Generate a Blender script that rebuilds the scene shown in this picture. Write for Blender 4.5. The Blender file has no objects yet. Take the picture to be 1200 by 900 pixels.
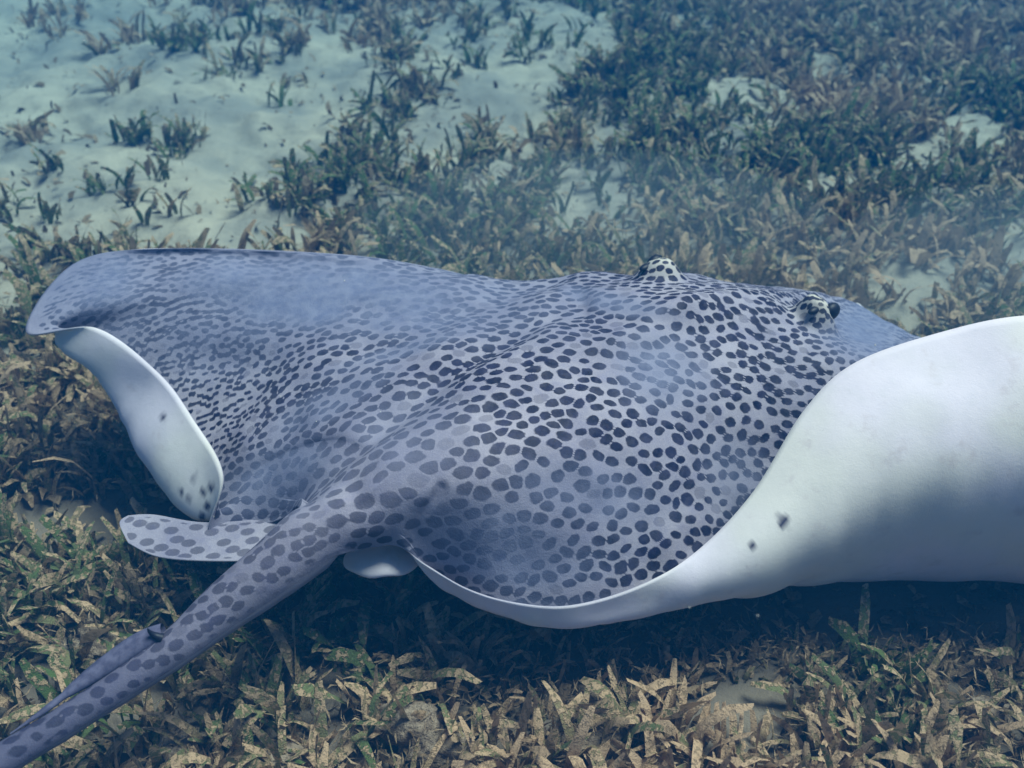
import bpy, math, random
import numpy as np
from math import radians, sin, cos, tan, pi
from mathutils import Vector, kdtree

random.seed(7)
rng = np.random.default_rng(7)
scene = bpy.context.scene
col = scene.collection

# ------------------------------------------------------------------ camera
CAM_H, PITCH, HFOV = 1.0, radians(37), radians(55)
cam_d = bpy.data.cameras.new('camera')
cam = bpy.data.objects.new('camera', cam_d)
col.objects.link(cam)
cam.location = (0, 0, CAM_H)
cam.rotation_euler = (pi / 2 - PITCH, 0, 0)
cam_d.sensor_width = 36
cam_d.lens = 18 / tan(HFOV / 2)
cam_d.clip_start = 0.02
cam_d.clip_end = 200
cam_d.dof.use_dof = True
cam_d.dof.focus_distance = 1.15
cam_d.dof.aperture_fstop = 5.0
scene.camera = cam

# ------------------------------------------------------------------ light
SUN_EL, SUN_AZ = radians(67), radians(66)      # azimuth measured from +y (away from the camera) towards +x
world = bpy.data.worlds.new('World')
scene.world = world
world.use_nodes = True
wn = world.node_tree
bg = wn.nodes['Background']
sky = wn.nodes.new('ShaderNodeTexSky')
sky.sky_type = 'NISHITA'
sky.sun_disc = False
sky.sun_elevation = SUN_EL
sky.sun_rotation = SUN_AZ
wn.links.new(sky.outputs[0], bg.inputs[0])
bg.inputs[1].default_value = 0.05
sun_d = bpy.data.lights.new('sun', 'SUN')
sun_d.energy = 5.0
sun_d.angle = radians(27)
sun_d.color = (1.0, 0.91, 0.78)
sun = bpy.data.objects.new('sun', sun_d)
col.objects.link(sun)
sdir = Vector((sin(SUN_AZ) * cos(SUN_EL), cos(SUN_AZ) * cos(SUN_EL), sin(SUN_EL)))
sun.rotation_euler = (-sdir).to_track_quat('-Z', 'Y').to_euler()
scene.view_settings.view_transform = 'Standard'
scene.view_settings.look = 'None'
scene.view_settings.gamma = 1
scene.view_settings.exposure = 0.52
scene.cycles.use_denoising = True
scene.cycles.volume_bounces = 1
scene.cycles.max_bounces = 8

# ------------------------------------------------------------------ helpers
FPX = 600 / tan(HFOV / 2)

def at(px, py, z):
    x, y = (px - 600) / FPX, -(py - 450) / FPX
    d = np.array([x, cos(PITCH) + y * sin(PITCH), -sin(PITCH) + y * cos(PITCH)])
    return d * ((z - CAM_H) / d[2]) + np.array([0, 0, CAM_H])

def proj(P):
    P = np.asarray(P, float)
    x, y, z = P[..., 0], P[..., 1], P[..., 2] - CAM_H
    dep = y * cos(PITCH) - z * sin(PITCH)
    up = y * sin(PITCH) + z * cos(PITCH)
    dep = np.where(dep < 0.05, 0.05, dep)
    return 600 + FPX * x / dep, 450 - FPX * up / dep

def vnoise(x, y, seed=0):
    x = np.asarray(x, float); y = np.asarray(y, float)
    xi, yi = np.floor(x).astype(np.int64), np.floor(y).astype(np.int64)
    fx, fy = x - xi, y - yi
    fx, fy = fx * fx * (3 - 2 * fx), fy * fy * (3 - 2 * fy)
    def h(a, b):
        n = (a * 374761393 + b * 668265263 + seed * 1442695041) & 0xFFFFFFFF
        n = ((n ^ (n >> 13)) * 1274126177) & 0xFFFFFFFF
        return ((n ^ (n >> 16)) & 0xFFFF) / 65535.0
    return (h(xi, yi) * (1 - fx) + h(xi + 1, yi) * fx) * (1 - fy) + (h(xi, yi + 1) * (1 - fx) + h(xi + 1, yi + 1) * fx) * fy

def fbm(x, y, seed=0, octv=4):
    s, a, t = 0, 0.5, 0
    for k in range(octv):
        s = s + a * vnoise(x * 2 ** k, y * 2 ** k, seed + k); t += a; a *= 0.5
    return s / t

def sstep(a, b, x):
    t = np.clip((x - a) / (b - a), 0, 1)
    return t * t * (3 - 2 * t)

def catmull(P, t):
    """P (n, ...) control values, t array in 0..n-1 -> values on a Catmull-Rom curve"""
    P = np.asarray(P, float); n = len(P)
    i = np.clip(np.floor(t).astype(int), 0, n - 2)
    f = (t - i).reshape((-1,) + (1,) * (P.ndim - 1))
    p0 = P[np.clip(i - 1, 0, n - 1)]; p1 = P[i]; p2 = P[i + 1]; p3 = P[np.clip(i + 2, 0, n - 1)]
    return 0.5 * (2 * p1 + (p2 - p0) * f + (2 * p0 - 5 * p1 + 4 * p2 - p3) * f ** 2 + (3 * p1 - p0 - 3 * p2 + p3) * f ** 3)

def resample(P, n):
    P = np.asarray(P, float)
    C = catmull(P, np.linspace(0, len(P) - 1, 160))
    d = np.r_[0, np.cumsum(np.linalg.norm(np.diff(C, axis=0), axis=1))]
    q = np.linspace(0, d[-1], n)
    return np.stack([np.interp(q, d, C[:, k]) for k in range(3)], 1)

def mesh_from(name, V, F, attrs=None, smooth=True):
    me = bpy.data.meshes.new(name)
    V = np.ascontiguousarray(V, np.float32); F = np.ascontiguousarray(F, np.int32)
    k = F.shape[1]
    me.vertices.add(len(V)); me.vertices.foreach_set('co', V.ravel())
    me.loops.add(F.size); me.loops.foreach_set('vertex_index', F.ravel())
    me.polygons.add(len(F)); me.polygons.foreach_set('loop_start', np.arange(0, F.size, k, dtype=np.int32))
    me.polygons.foreach_set('loop_total', np.full(len(F), k, np.int32))
    me.update(calc_edges=True)
    me.polygons.foreach_set('use_smooth', np.full(len(F), smooth))
    for nm, a in (attrs or {}).items():
        at_ = me.attributes.new(nm, 'FLOAT', 'POINT')
        at_.data.foreach_set('value', np.ascontiguousarray(a, np.float32))
    me.validate()
    return me

def link(name, me, mat=None, parent=None, loc=None):
    o = bpy.data.objects.new(name, me)
    col.objects.link(o)
    if mat is not None and me is not None and not me.materials:
        me.materials.append(mat)
    if parent is not None: o.parent = parent
    if loc is not None: o.location = loc
    return o

def tag(o, label=None, cat=None, group=None, kind=None):
    if label: o['label'] = label
    if cat: o['category'] = cat
    if group: o['group'] = group
    if kind: o['kind'] = kind
    return o

class NT:
    """tiny node-tree writer"""
    def __init__(s, name):
        s.m = bpy.data.materials.new(name); s.m.use_nodes = True
        s.t = s.m.node_tree; s.b = s.t.nodes['Principled BSDF']
        s.out = s.t.nodes['Material Output']
    def n(s, typ, **kw):
        nd = s.t.nodes.new(typ)
        for k, v in kw.items(): setattr(nd, k, v)
        return nd
    def set(s, sock, v):
        if hasattr(v, 'links') or isinstance(v, bpy.types.NodeSocket): s.t.links.new(v, sock)
        else: sock.default_value = v
    def attr(s, nm):
        return s.n('ShaderNodeAttribute', attribute_name=nm).outputs['Fac']
    def math(s, op, a, b=0.0, c=0.0, clamp=False):
        nd = s.n('ShaderNodeMath', operation=op); nd.use_clamp = clamp
        s.set(nd.inputs[0], a); s.set(nd.inputs[1], b); s.set(nd.inputs[2], c)
        return nd.outputs[0]
    def mix(s, f, a, b, bl='MIX'):
        nd = s.n('ShaderNodeMix', data_type='RGBA', blend_type=bl)
        s.set(nd.inputs[0], f)
        for i, v in ((6, a), (7, b)):
            if isinstance(v, tuple): nd.inputs[i].default_value = (*v[:3], 1)
            else: s.t.links.new(v, nd.inputs[i])
        return nd.outputs[2]
    def noise(s, vec, scale, detail=4, rough=0.55, dist=0.0):
        nd = s.n('ShaderNodeTexNoise')
        if vec is not None: s.t.links.new(vec, nd.inputs['Vector'])
        nd.inputs['Scale'].default_value = scale; nd.inputs['Detail'].default_value = detail
        nd.inputs['Roughness'].default_value = rough; nd.inputs['Distortion'].default_value = dist
        return nd.outputs['Fac']
    def rmap(s, v, a, b, c=0.0, d=1.0, smooth=True):
        nd = s.n('ShaderNodeMapRange')
        if smooth: nd.interpolation_type = 'SMOOTHSTEP'
        s.set(nd.inputs[0], v)
        for i, q in enumerate((a, b, c, d)): s.set(nd.inputs[1 + i], q)
        return nd.outputs[0]
    def geo(s): return s.n('ShaderNodeNewGeometry').outputs['Position']
    def obj(s): return s.n('ShaderNodeTexCoord').outputs['Object']
    def bump(s, h, strength=0.5, dist=0.01):
        nd = s.n('ShaderNodeBump'); nd.inputs['Strength'].default_value = strength; nd.inputs['Distance'].default_value = dist
        s.t.links.new(h, nd.inputs['Height']); s.t.links.new(nd.outputs[0], s.b.inputs['Normal'])

# ------------------------------------------------------------------ materials
def m_sand():
    N = NT('sand'); p = N.geo()
    big = N.noise(p, 3.2, 4, 0.6); mid = N.noise(p, 22, 5, 0.6); fine = N.noise(p, 260, 3, 0.7)
    c = N.mix(N.rmap(big, 0.35, 0.65), (0.28, 0.25, 0.205), (0.46, 0.385, 0.285))
    silt = N.attr('silt')
    c = N.mix(N.math('MULTIPLY', silt, 0.9), c, (0.135, 0.105, 0.08))
    c = N.mix(N.rmap(mid, 0.5, 0.72, 0, 0.4), c, (0.20, 0.165, 0.125))
    c = N.mix(N.rmap(fine, 0.55, 0.72, 0, 0.5), c, (0.13, 0.11, 0.09))
    c = N.mix(N.rmap(fine, 0.2, 0.38, 0.35, 0), c, (0.42, 0.385, 0.335))
    N.set(N.b.inputs['Base Color'], c); N.b.inputs['Roughness'].default_value = 0.95
    N.b.inputs['Specular IOR Level'].default_value = 0.1
    h = N.math('ADD', N.math('MULTIPLY', mid, 1.0), N.math('MULTIPLY', fine, 0.25))
    N.bump(h, 0.7, 0.012)
    return N.m

def m_leaf():
    N = NT('seagrass_leaf'); p = N.obj()
    tint = N.attr('tint'); tip = N.attr('tip'); gp = N.geo()
    n1 = N.noise(gp, 130, 4, 0.65); n2 = N.noise(gp, 420, 3, 0.7)
    ramp = N.n('ShaderNodeValToRGB'); e = ramp.color_ramp
    e.elements[0].position = 0.0; e.elements[0].color = (0.10, 0.155, 0.048, 1)
    e.elements[1].position = 1.0; e.elements[1].color = (0.57, 0.39, 0.25, 1)
    for pos, cc in ((0.25, (0.17, 0.205, 0.085, 1)), (0.5, (0.265, 0.235, 0.115, 1)), (0.75, (0.41, 0.28, 0.16, 1))):
        k = e.elements.new(pos); k.color = cc
    N.t.links.new(tint, ramp.inputs[0])
    c = ramp.outputs[0]
    thr = N.math('SUBTRACT', 0.62, N.math('ADD', N.math('MULTIPLY', tip, 0.16), N.math('MULTIPLY', tint, 0.14)))
    crust = N.rmap(n1, thr, N.math('ADD', thr, 0.1))
    c = N.mix(N.math('MULTIPLY', crust, 0.85), c, (0.64, 0.42, 0.26))
    c = N.mix(N.rmap(n2, 0.55, 0.7, 0, 0.55), c, (0.09, 0.07, 0.05))
    c = N.mix(N.rmap(n2, 0.25, 0.4, 0.4, 0), c, (0.52, 0.46, 0.36))
    N.set(N.b.inputs['Base Color'], c); N.b.inputs['Roughness'].default_value = 0.8
    N.b.inputs['Specular IOR Level'].default_value = 0.2
    tr = N.n('ShaderNodeBsdfTranslucent'); N.t.links.new(c, tr.inputs[0])
    mx = N.n('ShaderNodeMixShader'); mx.inputs[0].default_value = 0.18
    N.t.links.new(N.b.outputs[0], mx.inputs[1]); N.t.links.new(tr.outputs[0], mx.inputs[2])
    N.t.links.new(mx.outputs[0], N.out.inputs[0])
    h = N.math('ADD', N.math('MULTIPLY', crust, 0.8), n2)
    N.bump(h, 0.9, 0.004)
    return N.m

def m_litter():
    N = NT('leaf_litter'); gp = N.geo(); tint = N.attr('tint')
    n = N.noise(gp, 240, 4, 0.7)
    c = N.mix(tint, (0.10, 0.065, 0.038), (0.42, 0.29, 0.18))
    c = N.mix(N.rmap(n, 0.5, 0.68, 0, 0.7), c, (0.07, 0.055, 0.04))
    c = N.mix(N.rmap(n, 0.25, 0.42, 0.5, 0), c, (0.48, 0.41, 0.31))
    N.set(N.b.inputs['Base Color'], c); N.b.inputs['Roughness'].default_value = 0.95
    N.b.inputs['Specular IOR Level'].default_value = 0.1
    N.bump(n, 0.9, 0.005)
    return N.m

def m_rubble():
    N = NT('encrusted_rubble'); gp = N.geo()
    a = N.noise(gp, 38, 5, 0.65); b = N.noise(gp, 190, 4, 0.7)
    c = N.mix(N.rmap(a, 0.35, 0.65), (0.21, 0.15, 0.105), (0.44, 0.34, 0.25))
    c = N.mix(N.rmap(b, 0.52, 0.7, 0, 0.8), c, (0.09, 0.065, 0.05))
    c = N.mix(N.rmap(b, 0.25, 0.4, 0.45, 0), c, (0.5, 0.42, 0.32))
    N.set(N.b.inputs['Base Color'], c); N.b.inputs['Roughness'].default_value = 0.95
    N.b.inputs['Specular IOR Level'].default_value = 0.1
    N.bump(N.math('ADD', N.math('MULTIPLY', a, 0.6), b), 1.0, 0.008)
    return N.m

def m_ray():
    N = NT('spotted_ray_skin'); gp = N.geo()
    top = N.attr('top'); spot = N.attr('spot'); pale = N.attr('pale')
    n1 = N.noise(gp, 9, 5, 0.6); n2 = N.noise(gp, 55, 5, 0.65); n3 = N.noise(gp, 520, 3, 0.7)
    base = N.mix(N.rmap(n1, 0.35, 0.65), (0.235, 0.212, 0.275), (0.335, 0.30, 0.355))
    base = N.mix(N.rmap(n2, 0.45, 0.7, 0, 0.45), base, (0.20, 0.185, 0.28))
    base = N.mix(N.rmap(n3, 0.52, 0.75, 0, 0.3), base, (0.55, 0.5, 0.56))
    base = N.mix(N.rmap(n3, 0.25, 0.45, 0.3, 0), base, (0.13, 0.12, 0.19))
    sp = N.mix(N.rmap(n2, 0.35, 0.65), (0.004, 0.005, 0.022), (0.013, 0.014, 0.048))
    base = N.mix(N.math('MULTIPLY', N.attr('tail'), 0.85), base, (0.05, 0.05, 0.10))
    base = N.mix(N.math('MULTIPLY', N.attr('cream'), 0.8), base, (0.62, 0.56, 0.46))
    n4 = N.noise(gp, 300, 3, 0.6)
    spotm = N.rmap(N.math('ADD', spot, N.math('MULTIPLY', N.math('SUBTRACT', n4, 0.5), 0.30)), 0.36, 0.66)
    spotm = N.math('MULTIPLY', spotm, N.rmap(N.noise(gp, 85, 3, 0.6), 0.35, 0.6, 0.93, 1.0))
    spotm = N.math('MULTIPLY', spotm, N.attr('spot_depth'))
    d = N.mix(spotm, base, sp)
    d = N.mix(pale, d, N.mix(N.rmap(n2, 0.3, 0.7), (0.135, 0.15, 0.245), (0.20, 0.21, 0.30)))
    v = N.mix(N.rmap(n1, 0.35, 0.7), (0.76, 0.67, 0.73), (0.66, 0.59, 0.66))
    v = N.mix(N.rmap(n2, 0.5, 0.75, 0, 0.3), v, (0.62, 0.58, 0.6))
    v = N.mix(N.rmap(N.noise(gp, 4.5, 3, 0.5), 0.42, 0.62, 0, 0.6), v, (0.72, 0.68, 0.56))
    v = N.mix(N.rmap(N.noise(gp, 26, 5, 0.7), 0.56, 0.72, 0, 0.45), v, (0.52, 0.43, 0.44))
    v = N.mix(N.attr('belly_spot'), v, (0.03, 0.03, 0.07))
    c = N.mix(top, v, d)
    N.set(N.b.inputs['Base Color'], c)
    N.b.inputs['Roughness'].default_value = 0.6
    N.b.inputs['Specular IOR Level'].default_value = 0.12
    h = N.math('ADD', N.math('MULTIPLY', n2, 0.7), N.math('MULTIPLY', n3, 0.3))
    N.bump(N.math('MULTIPLY', h, N.math('ADD', N.math('MULTIPLY', top, 0.7), 0.3)), 0.35, 0.006)
    return N.m

def m_plain(name, c, rough=0.5, spec=0.5, c2=None, sc=60):
    N = NT(name)
    if c2: c_ = N.mix(N.rmap(N.noise(N.geo(), sc, 4, 0.6), 0.35, 0.65), c, c2); N.set(N.b.inputs['Base Color'], c_)
    else: N.b.inputs['Base Color'].default_value = (*c, 1)
    N.b.inputs['Roughness'].default_value = rough; N.b.inputs['Specular IOR Level'].default_value = spec
    return N.m

SAND, LEAF, LITTER, RUBBLE, RAY = m_sand(), m_leaf(), m_litter(), m_rubble(), m_ray()
EYE = m_plain('dark_eye', (0.008, 0.009, 0.02), 0.5, 0.3)
SPINE = m_plain('spine_sheath', (0.115, 0.11, 0.175), 0.6, 0.2, (0.06, 0.058, 0.105), 90)

# ------------------------------------------------------------------ where the meadow grows (as read off the photograph)
SANDY = [  # px, py, rx, ry, strength
    (110, 120, 300, 95, .96), (60, 190, 140, 50, .8), (330, 125, 130, 70, .85), (40, 60, 220, 80, .9), (300, 60, 160, 50, .8),
    (570, 55, 120, 55, .85), (600, 120, 50, 70, .9), (495, 165, 100, 24, .95), (270, 265, 105, 26, .97), (600, 190, 40, 40, .7),
    (860, 112, 48, 18, .95), (865, 165, 45, 34, .85), (985, 215, 48, 24, .95), (1150, 155, 40, 22, .9), (700, 250, 70, 34, .75),
    (90, 605, 160, 36, .97), (868, 835, 62, 48, .97), (660, 780, 60, 20, .5), (820, 15, 60, 22, .6), (40, 330, 60, 30, .6), (230, 150, 100, 40, .8)]
def density(x, y):
    px, py = proj(np.stack([x, y, np.zeros_like(x)], -1))
    d = np.ones_like(px)
    wob = (fbm(x * 5, y * 5, 3) - 0.5) * 1.1
    for cx, cy, rx, ry, s in SANDY:
        q = np.sqrt(((px - cx) / rx) ** 2 + ((py - cy) / ry) ** 2) + wob
        d *= 1 - s * (1 - sstep(0.75, 1.15, q))
    far = sstep(1.3, 1.7, y) * (1 - .75 * sstep(700, 950, px) * (1 - sstep(150, 320, py)))
    d *= (0.35 - .2 * far) + 0.9 * sstep(0.33 + .03 * far, 0.6, fbm(x * 4.3 + 9, y * 4.3, 11))
    d *= 1 - far * .4 * (1 - sstep(.4, .55, fbm(x * 11, y * 11, 13, 2)))
    return np.clip(d, 0, 1)

def ground_h(x, y):
    h = 0.075 * (fbm(x * 1.7, y * 1.7, 21, 3) - 0.5) + 0.065 * (fbm(x * 6, y * 6, 31, 3) - 0.5) + 0.026 * (fbm(x * 21, y * 21, 41, 3) - 0.5)
    near = sstep(1.5, 2.2, y)
    return h * (0.45 + 0.55 * near) - 0.012

# ------------------------------------------------------------------ seabed
def build_seabed():
    def axis(parts):
        out = []
        for a, b, st in parts: out.append(np.arange(a, b, st))
        return np.concatenate(out + [np.array([parts[-1][1]])])
    xs = axis([(-24, -5, 1.0), (-5, -2.2, .08), (-2.2, 2.2, .0125), (2.2, 5, .08), (5, 24, 1.0)])
    ys = axis([(-16, -1, 1.0), (-1, .3, .06), (.3, 4.0, .0125), (4.0, 7, .08), (7, 32, 1.0)])
    X, Y = np.meshgrid(xs, ys)
    Z = ground_h(X, Y)
    silt = density(X.ravel(), Y.ravel()) * (0.55 + 0.45 * fbm(X.ravel() * 9, Y.ravel() * 9, 5))
    px, py = proj(np.stack([X.ravel(), Y.ravel(), np.zeros(X.size)], -1))
    silt = np.clip(silt * (.7 + .3 * sstep(330, 560, py)) + 0.85 * sstep(420, 560, py), 0, 1)
    V = np.stack([X, Y, Z], -1).reshape(-1, 3)
    ny, nx = X.shape
    i = np.arange(ny * nx).reshape(ny, nx)
    F = np.stack([i[:-1, :-1], i[:-1, 1:], i[1:, 1:], i[1:, :-1]], -1).reshape(-1, 4)
    o = link('seabed', mesh_from('seabed', V, F, {'silt': silt}), SAND)
    tag(o, 'pale sandy seabed with low mounds and brown silt', kind='structure')
build_seabed()

# ------------------------------------------------------------------ the ray
def build_ray():
    NV = 215            # across each side, top surface
    # tail stations: centre (px, py, z), radius in metres
    tail = [((-900, 1330, .20), .010), ((-560, 1195, .17), .014), ((-260, 1045, .14), .018), ((-110, 964, .125), .0155), ((0, 893, .12), .0170), ((70, 850, .125), .0170), ((140, 805, .135), .0180), ((205, 760, .15), .0210),
            ((262, 713, .165), .028), ((318, 670, .185), .0335), ((365, 632, .20), .038)]
    stations = []       # (left rib, right rib, is_tail)
    cs = [at(*c) for c, r in tail]
    for k, (c, r) in enumerate(tail):
        C = cs[k]; t = cs[min(k + 1, len(cs) - 1)] - cs[max(k - 1, 0)]; t /= np.linalg.norm(t)
        side = np.cross(t, [0, 0, 1]); side /= np.linalg.norm(side); up = np.cross(side, t)
        ph = np.linspace(0, pi / 2, 9)[:, None]
        R = C + r * (np.sin(ph) * side + np.cos(ph) * up)
        L = C + r * (-np.sin(ph) * side + np.cos(ph) * up)
        stations.append((L, R, 1.0, C[2]))
    SPINE_PTS = [(412, 592, .242), (440, 570, .258), (470, 545, .270), (503, 517, .281), (540, 490, .290), (577, 464, .297), (616, 440, .302), (660, 416, .306), (705, 395, .308),
                 (750, 376, .308), (800, 356, .305), (845, 343, .295), (885, 338, .275), (925, 341, .225), (955, 344, .175), (972, 347, .148), (983, 350, .132), (988, 352, .124)]
    RIGHT = [   # rib points (px, py, height in metres) from the spine to the rim, tail base to snout
     (0, [(428, 606, .235), (438, 624, .217), (442, 641, .19)]),
     (1, [(462, 592, .243), (470, 616, .217), (468, 641, .188)]),
     (2, [(500, 577, .253), (508, 612, .218), (506, 646, .18), (511, 678, .145), (508, 672, .158), (502, 663, .172)]),
     (3, [(545, 562, .266), (560, 612, .226), (561, 660, .18), (559, 703, .138), (555, 699, .152), (549, 690, .168)]),
     (4, [(585, 542, .276), (610, 602, .231), (617, 660, .176), (616, 724, .122), (612, 717, .138), (605, 706, .156)]),
     (5, [(627, 522, .276), (656, 590, .231), (673, 660, .17), (681, 730, .113), (677, 722, .133), (669, 709, .152)]),
     (6, [(672, 512, .27), (712, 590, .215), (742, 662, .15), (763, 717, .108), (760, 705, .130), (746, 687, .157)]),
     (7, [(722, 492, .27), 'wall', (816, 647, .178)]),
     (8, [(772, 472, .265), 'wall', (882, 578, .225)]),
     (8.7, [(810, 457, .26), 'wall', (942, 482, .29)]),
     (9.4, [(840, 440, .258), 'wall', (1000, 427, .33)]),
     (10.1, [(875, 428, .252), 'wall', (1100, 391, .36)]),
     (10.8, [(900, 412, .25), 'wall', (1200, 371, .385)]),
     (11.5, [(925, 400, .25), 'wall', (1320, 376, .38)]),
     (12.1, [(960, 395, .240), (1060, 440, .2), (1200, 480, .19), (1350, 480, .24), (1470, 430, .32)]),
     (12.7, [(960, 382, .22), (1060, 418, .18), (1200, 440, .17), (1380, 412, .24)]),
     (13.3, [(975, 376, .188), (1060, 405, .155), (1140, 420, .145), (1220, 422, .16)]),
     (14, [(985, 372, .16), (1030, 390, .14), (1070, 402, .132), (1110, 408, .128)]),
     (15, [(1000, 364, .138), (1030, 378, .128), (1060, 391, .122)]),
     (16, [(1000, 358, .128), (1015, 366, .122), (1030, 375, .119)]),
     (17, [(992, 354, .122), (996, 356, .120), (1000, 358, .119)])]
    LEFT = [
     (0, [(390, 580, .235), (368, 582, .218), (350, 598, .19)]),
     (.45, [(402, 562, .236), (373, 566, .205), (345, 588, .17), (326, 610, .142)]),
     (.9, [(410, 540, .238), (365, 545, .20), (322, 580, .158), (286, 622, .118)]),
     (1.4, [(410, 520, .238), (360, 525, .20), (310, 555, .165), (265, 606, .13), (244, 626, .118)]),
     (2.0, [(420, 505, .248), (355, 512, .205), (300, 535, .172), (255, 572, .132), (232, 611, .112), (237, 594, .138), (262, 557, .185)]),
     (2.7, [(435, 470, .25), (360, 470, .215), (280, 490, .18), (225, 512, .15), (180, 546, .134), (187, 525, .166), (226, 490, .21)]),
     (3.4, [(460, 445, .26), (370, 430, .235), (280, 430, .205), (200, 448, .185), (133, 474, .168), (141, 456, .196), (185, 436, .238)]),
     (4.2, [(480, 425, .262), (380, 398, .245), (260, 387, .235), (150, 390, .228), (68, 407, .216), (75, 396, .236), (112, 384, .257)]),
     (5.0, [(490, 405, .265), (380, 368, .255), (240, 350, .26), (120, 357, .265), (62, 373, .258), (30, 388, .25)]),
     (5.8, [(520, 385, .268), (400, 345, .265), (260, 322, .28), (160, 312, .288), (88, 308, .285)]),
     (6.7, [(560, 368, .27), (450, 330, .268), (320, 305, .280), (200, 291, .298)]),
     (7.5, [(610, 358, .272), (520, 328, .262), (400, 298, .278)]),
     (8.3, [(660, 350, .272), (590, 336, .25), (510, 314, .245)]),
     (9.0, [(700, 336, .27), (650, 328, .245), (592, 334, .215)]),
     (9.8, [(740, 326, .268), (705, 325, .235), (660, 345, .18)]),
     (10.8, [(800, 322, .264), (770, 326, .24), (745, 342, .165)]),
     (12, [(852, 326, .24), (828, 332, .2), (805, 345, .145)]),
     (13, [(902, 336, .19), (882, 340, .16), (865, 348, .13)]),
     (14, [(930, 341, .145), (915, 344, .13), (900, 349, .12)]),
     (15, [(955, 346, .13), (945, 348, .12), (933, 350, .115)]),
     (16, [(975, 350, .124), (967, 351, .119), (958, 351, .116)]),
     (17, [(984, 352, .120), (981, 352, .118), (978, 352, .117)])]
    thick = [.055, .075, .095, .11, .12, .128, .132, .135, .135, .132, .125, .115, .10, .075, .045, .03, .02, .008]
    nt = len(tail); nd = len(SPINE_PTS); n = nt + nd
    SP = np.array([at(*p) for p in SPINE_PTS])
    tt = np.unique(np.r_[np.linspace(0, 5, 41), np.linspace(5, nt, (nt - 5) * 18 + 1), np.linspace(nt, nt + 6, 6 * 27 + 1), np.linspace(nt + 6, nt + 13, 7 * 44 + 1), np.linspace(nt + 13, n - 1, 4 * 22 + 1)])
    spine = catmull(np.concatenate([np.array([s[0][0] for s in stations]), SP]), tt)
    def side(ribs, which):
        keys = list(range(nt)); rows = [resample(s[which], NV) for s in stations]
        for k, pts in ribs:
            S = catmull(SP, np.array([float(k)]))[0]
            if 'wall' in pts:      # a wing raised into a bulging wall, its lower half overhanging
                R0 = at(*pts[-1]); hh = R0[2] - float(np.interp(k, (7, 8, 8.7, 9.4, 10.1), (.118, .108, .09, .074, .058))); o3 = np.array([.5, -.87, 0])
                mid = [R0 + o3 * a * hh - np.array([0, 0, b * hh]) for a, b in ((.10, 1.0), (.28, .90), (.44, .66), (.50, .42), (.46, .24), (.29, .09))]
                P0 = at(*pts[0]); up1 = np.array([0, 0, .012])
                W = [P0, P0 * .67 + mid[0] * .33 + up1, P0 * .34 + mid[0] * .66] + mid + [R0]
            else: W = [at(*p) for p in pts]
            rows.append(resample(np.array([S] + W), NV)); keys.append(nt + k)
        g = catmull(np.stack(rows), np.interp(tt, keys, np.arange(len(keys))))
        fall = (1 - np.linspace(0, 1, NV))[None, :, None] ** 2
        return g + (spine - g[:, 0])[:, None] * fall
    Lg, Rg = side(LEFT, 0), side(RIGHT, 1)
    tail_key = np.r_[np.ones(nt), np.zeros(nd)]
    T = [0.0] * nt + thick
    tailw = np.interp(tt, np.arange(n), tail_key)
    tailw = tailw * tailw * (3 - 2 * tailw)
    Tt = np.interp(tt, np.arange(n), T)
    zc = np.interp(tt, np.arange(nt), [s[3] for s in stations])
    last = len(tail) - 1
    zc = np.where(tt > last, cs[-1][2] + (tt - last) * 0.01, zc)
    # one sheet: left rim ... spine ... right rim
    G = np.concatenate([Lg[:, ::-1], Rg[:, 1:]], axis=1)
    tmask = (1 - tailw)[:, None, None]
    for it in range(30):                       # relax kinks, keep the border
        A = G.copy()
        A[1:-1, 1:-1] = 0.25 * (G[:-2, 1:-1] + G[2:, 1:-1] + G[1:-1, :-2] + G[1:-1, 2:])
        G = G + (A - G) * 0.6 * tmask
    ns, nw, _ = G.shape
    v = np.abs(np.linspace(-1, 1, nw))[None, :].repeat(ns, 0)
    def normals(G):
        du = np.gradient(G, axis=0); dv = np.gradient(G, axis=1)
        N = np.cross(du, dv); N /= np.linalg.norm(N, axis=-1, keepdims=True) + 1e-12
        return N
    N = normals(G)
    if N[ns // 2, nw // 2, 2] < 0: N = -N
    # muscle ridges, soft folds and the two eye mounds
    px, py = proj(G)
    w = (1 - tailw)[:, None] * (1 - sstep(.93, 1.0, v))
    fold = (fbm(G[..., 0] * 6 + G[..., 1] * 5, G[..., 1] * 11 - G[..., 0] * 9, 71, 3) - .5)
    G = G + N * (w * 0.020 * fold)[..., None]
    def groove(line, wpx, dep):
        L = np.array(line, float); best = np.full(px.shape, 1e9)
        for a, b in zip(L[:-1], L[1:]):
            ab = b - a; t = np.clip(((px - a[0]) * ab[0] + (py - a[1]) * ab[1]) / (ab @ ab), 0, 1)
            best = np.minimum(best, np.hypot(px - a[0] - t * ab[0], py - a[1] - t * ab[1]))
        return dep * np.exp(-(best / wpx) ** 2)
    relief = -groove([(352, 596), (392, 560), (440, 507), (520, 443), (600, 398), (680, 356)], 13, .009) + groove([(392, 600), (430, 555), (480, 500), (560, 440), (640, 395)], 26, .006)
    relief += groove([(380, 490), (440, 455), (540, 400)], 22, .005) - groove([(478, 640), (494, 603), (516, 572)], 7, .004)
    relief += groove([(560, 520), (640, 520), (700, 560)], 22, .005) + groove([(640, 352), (720, 345), (800, 350)], 18, .006) - groove([(690, 372), (760, 372), (850, 392)], 14, .004)
    vis = (v < .8) * (px < 900)
    G = G + N * (relief * w * vis)[..., None]
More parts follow.
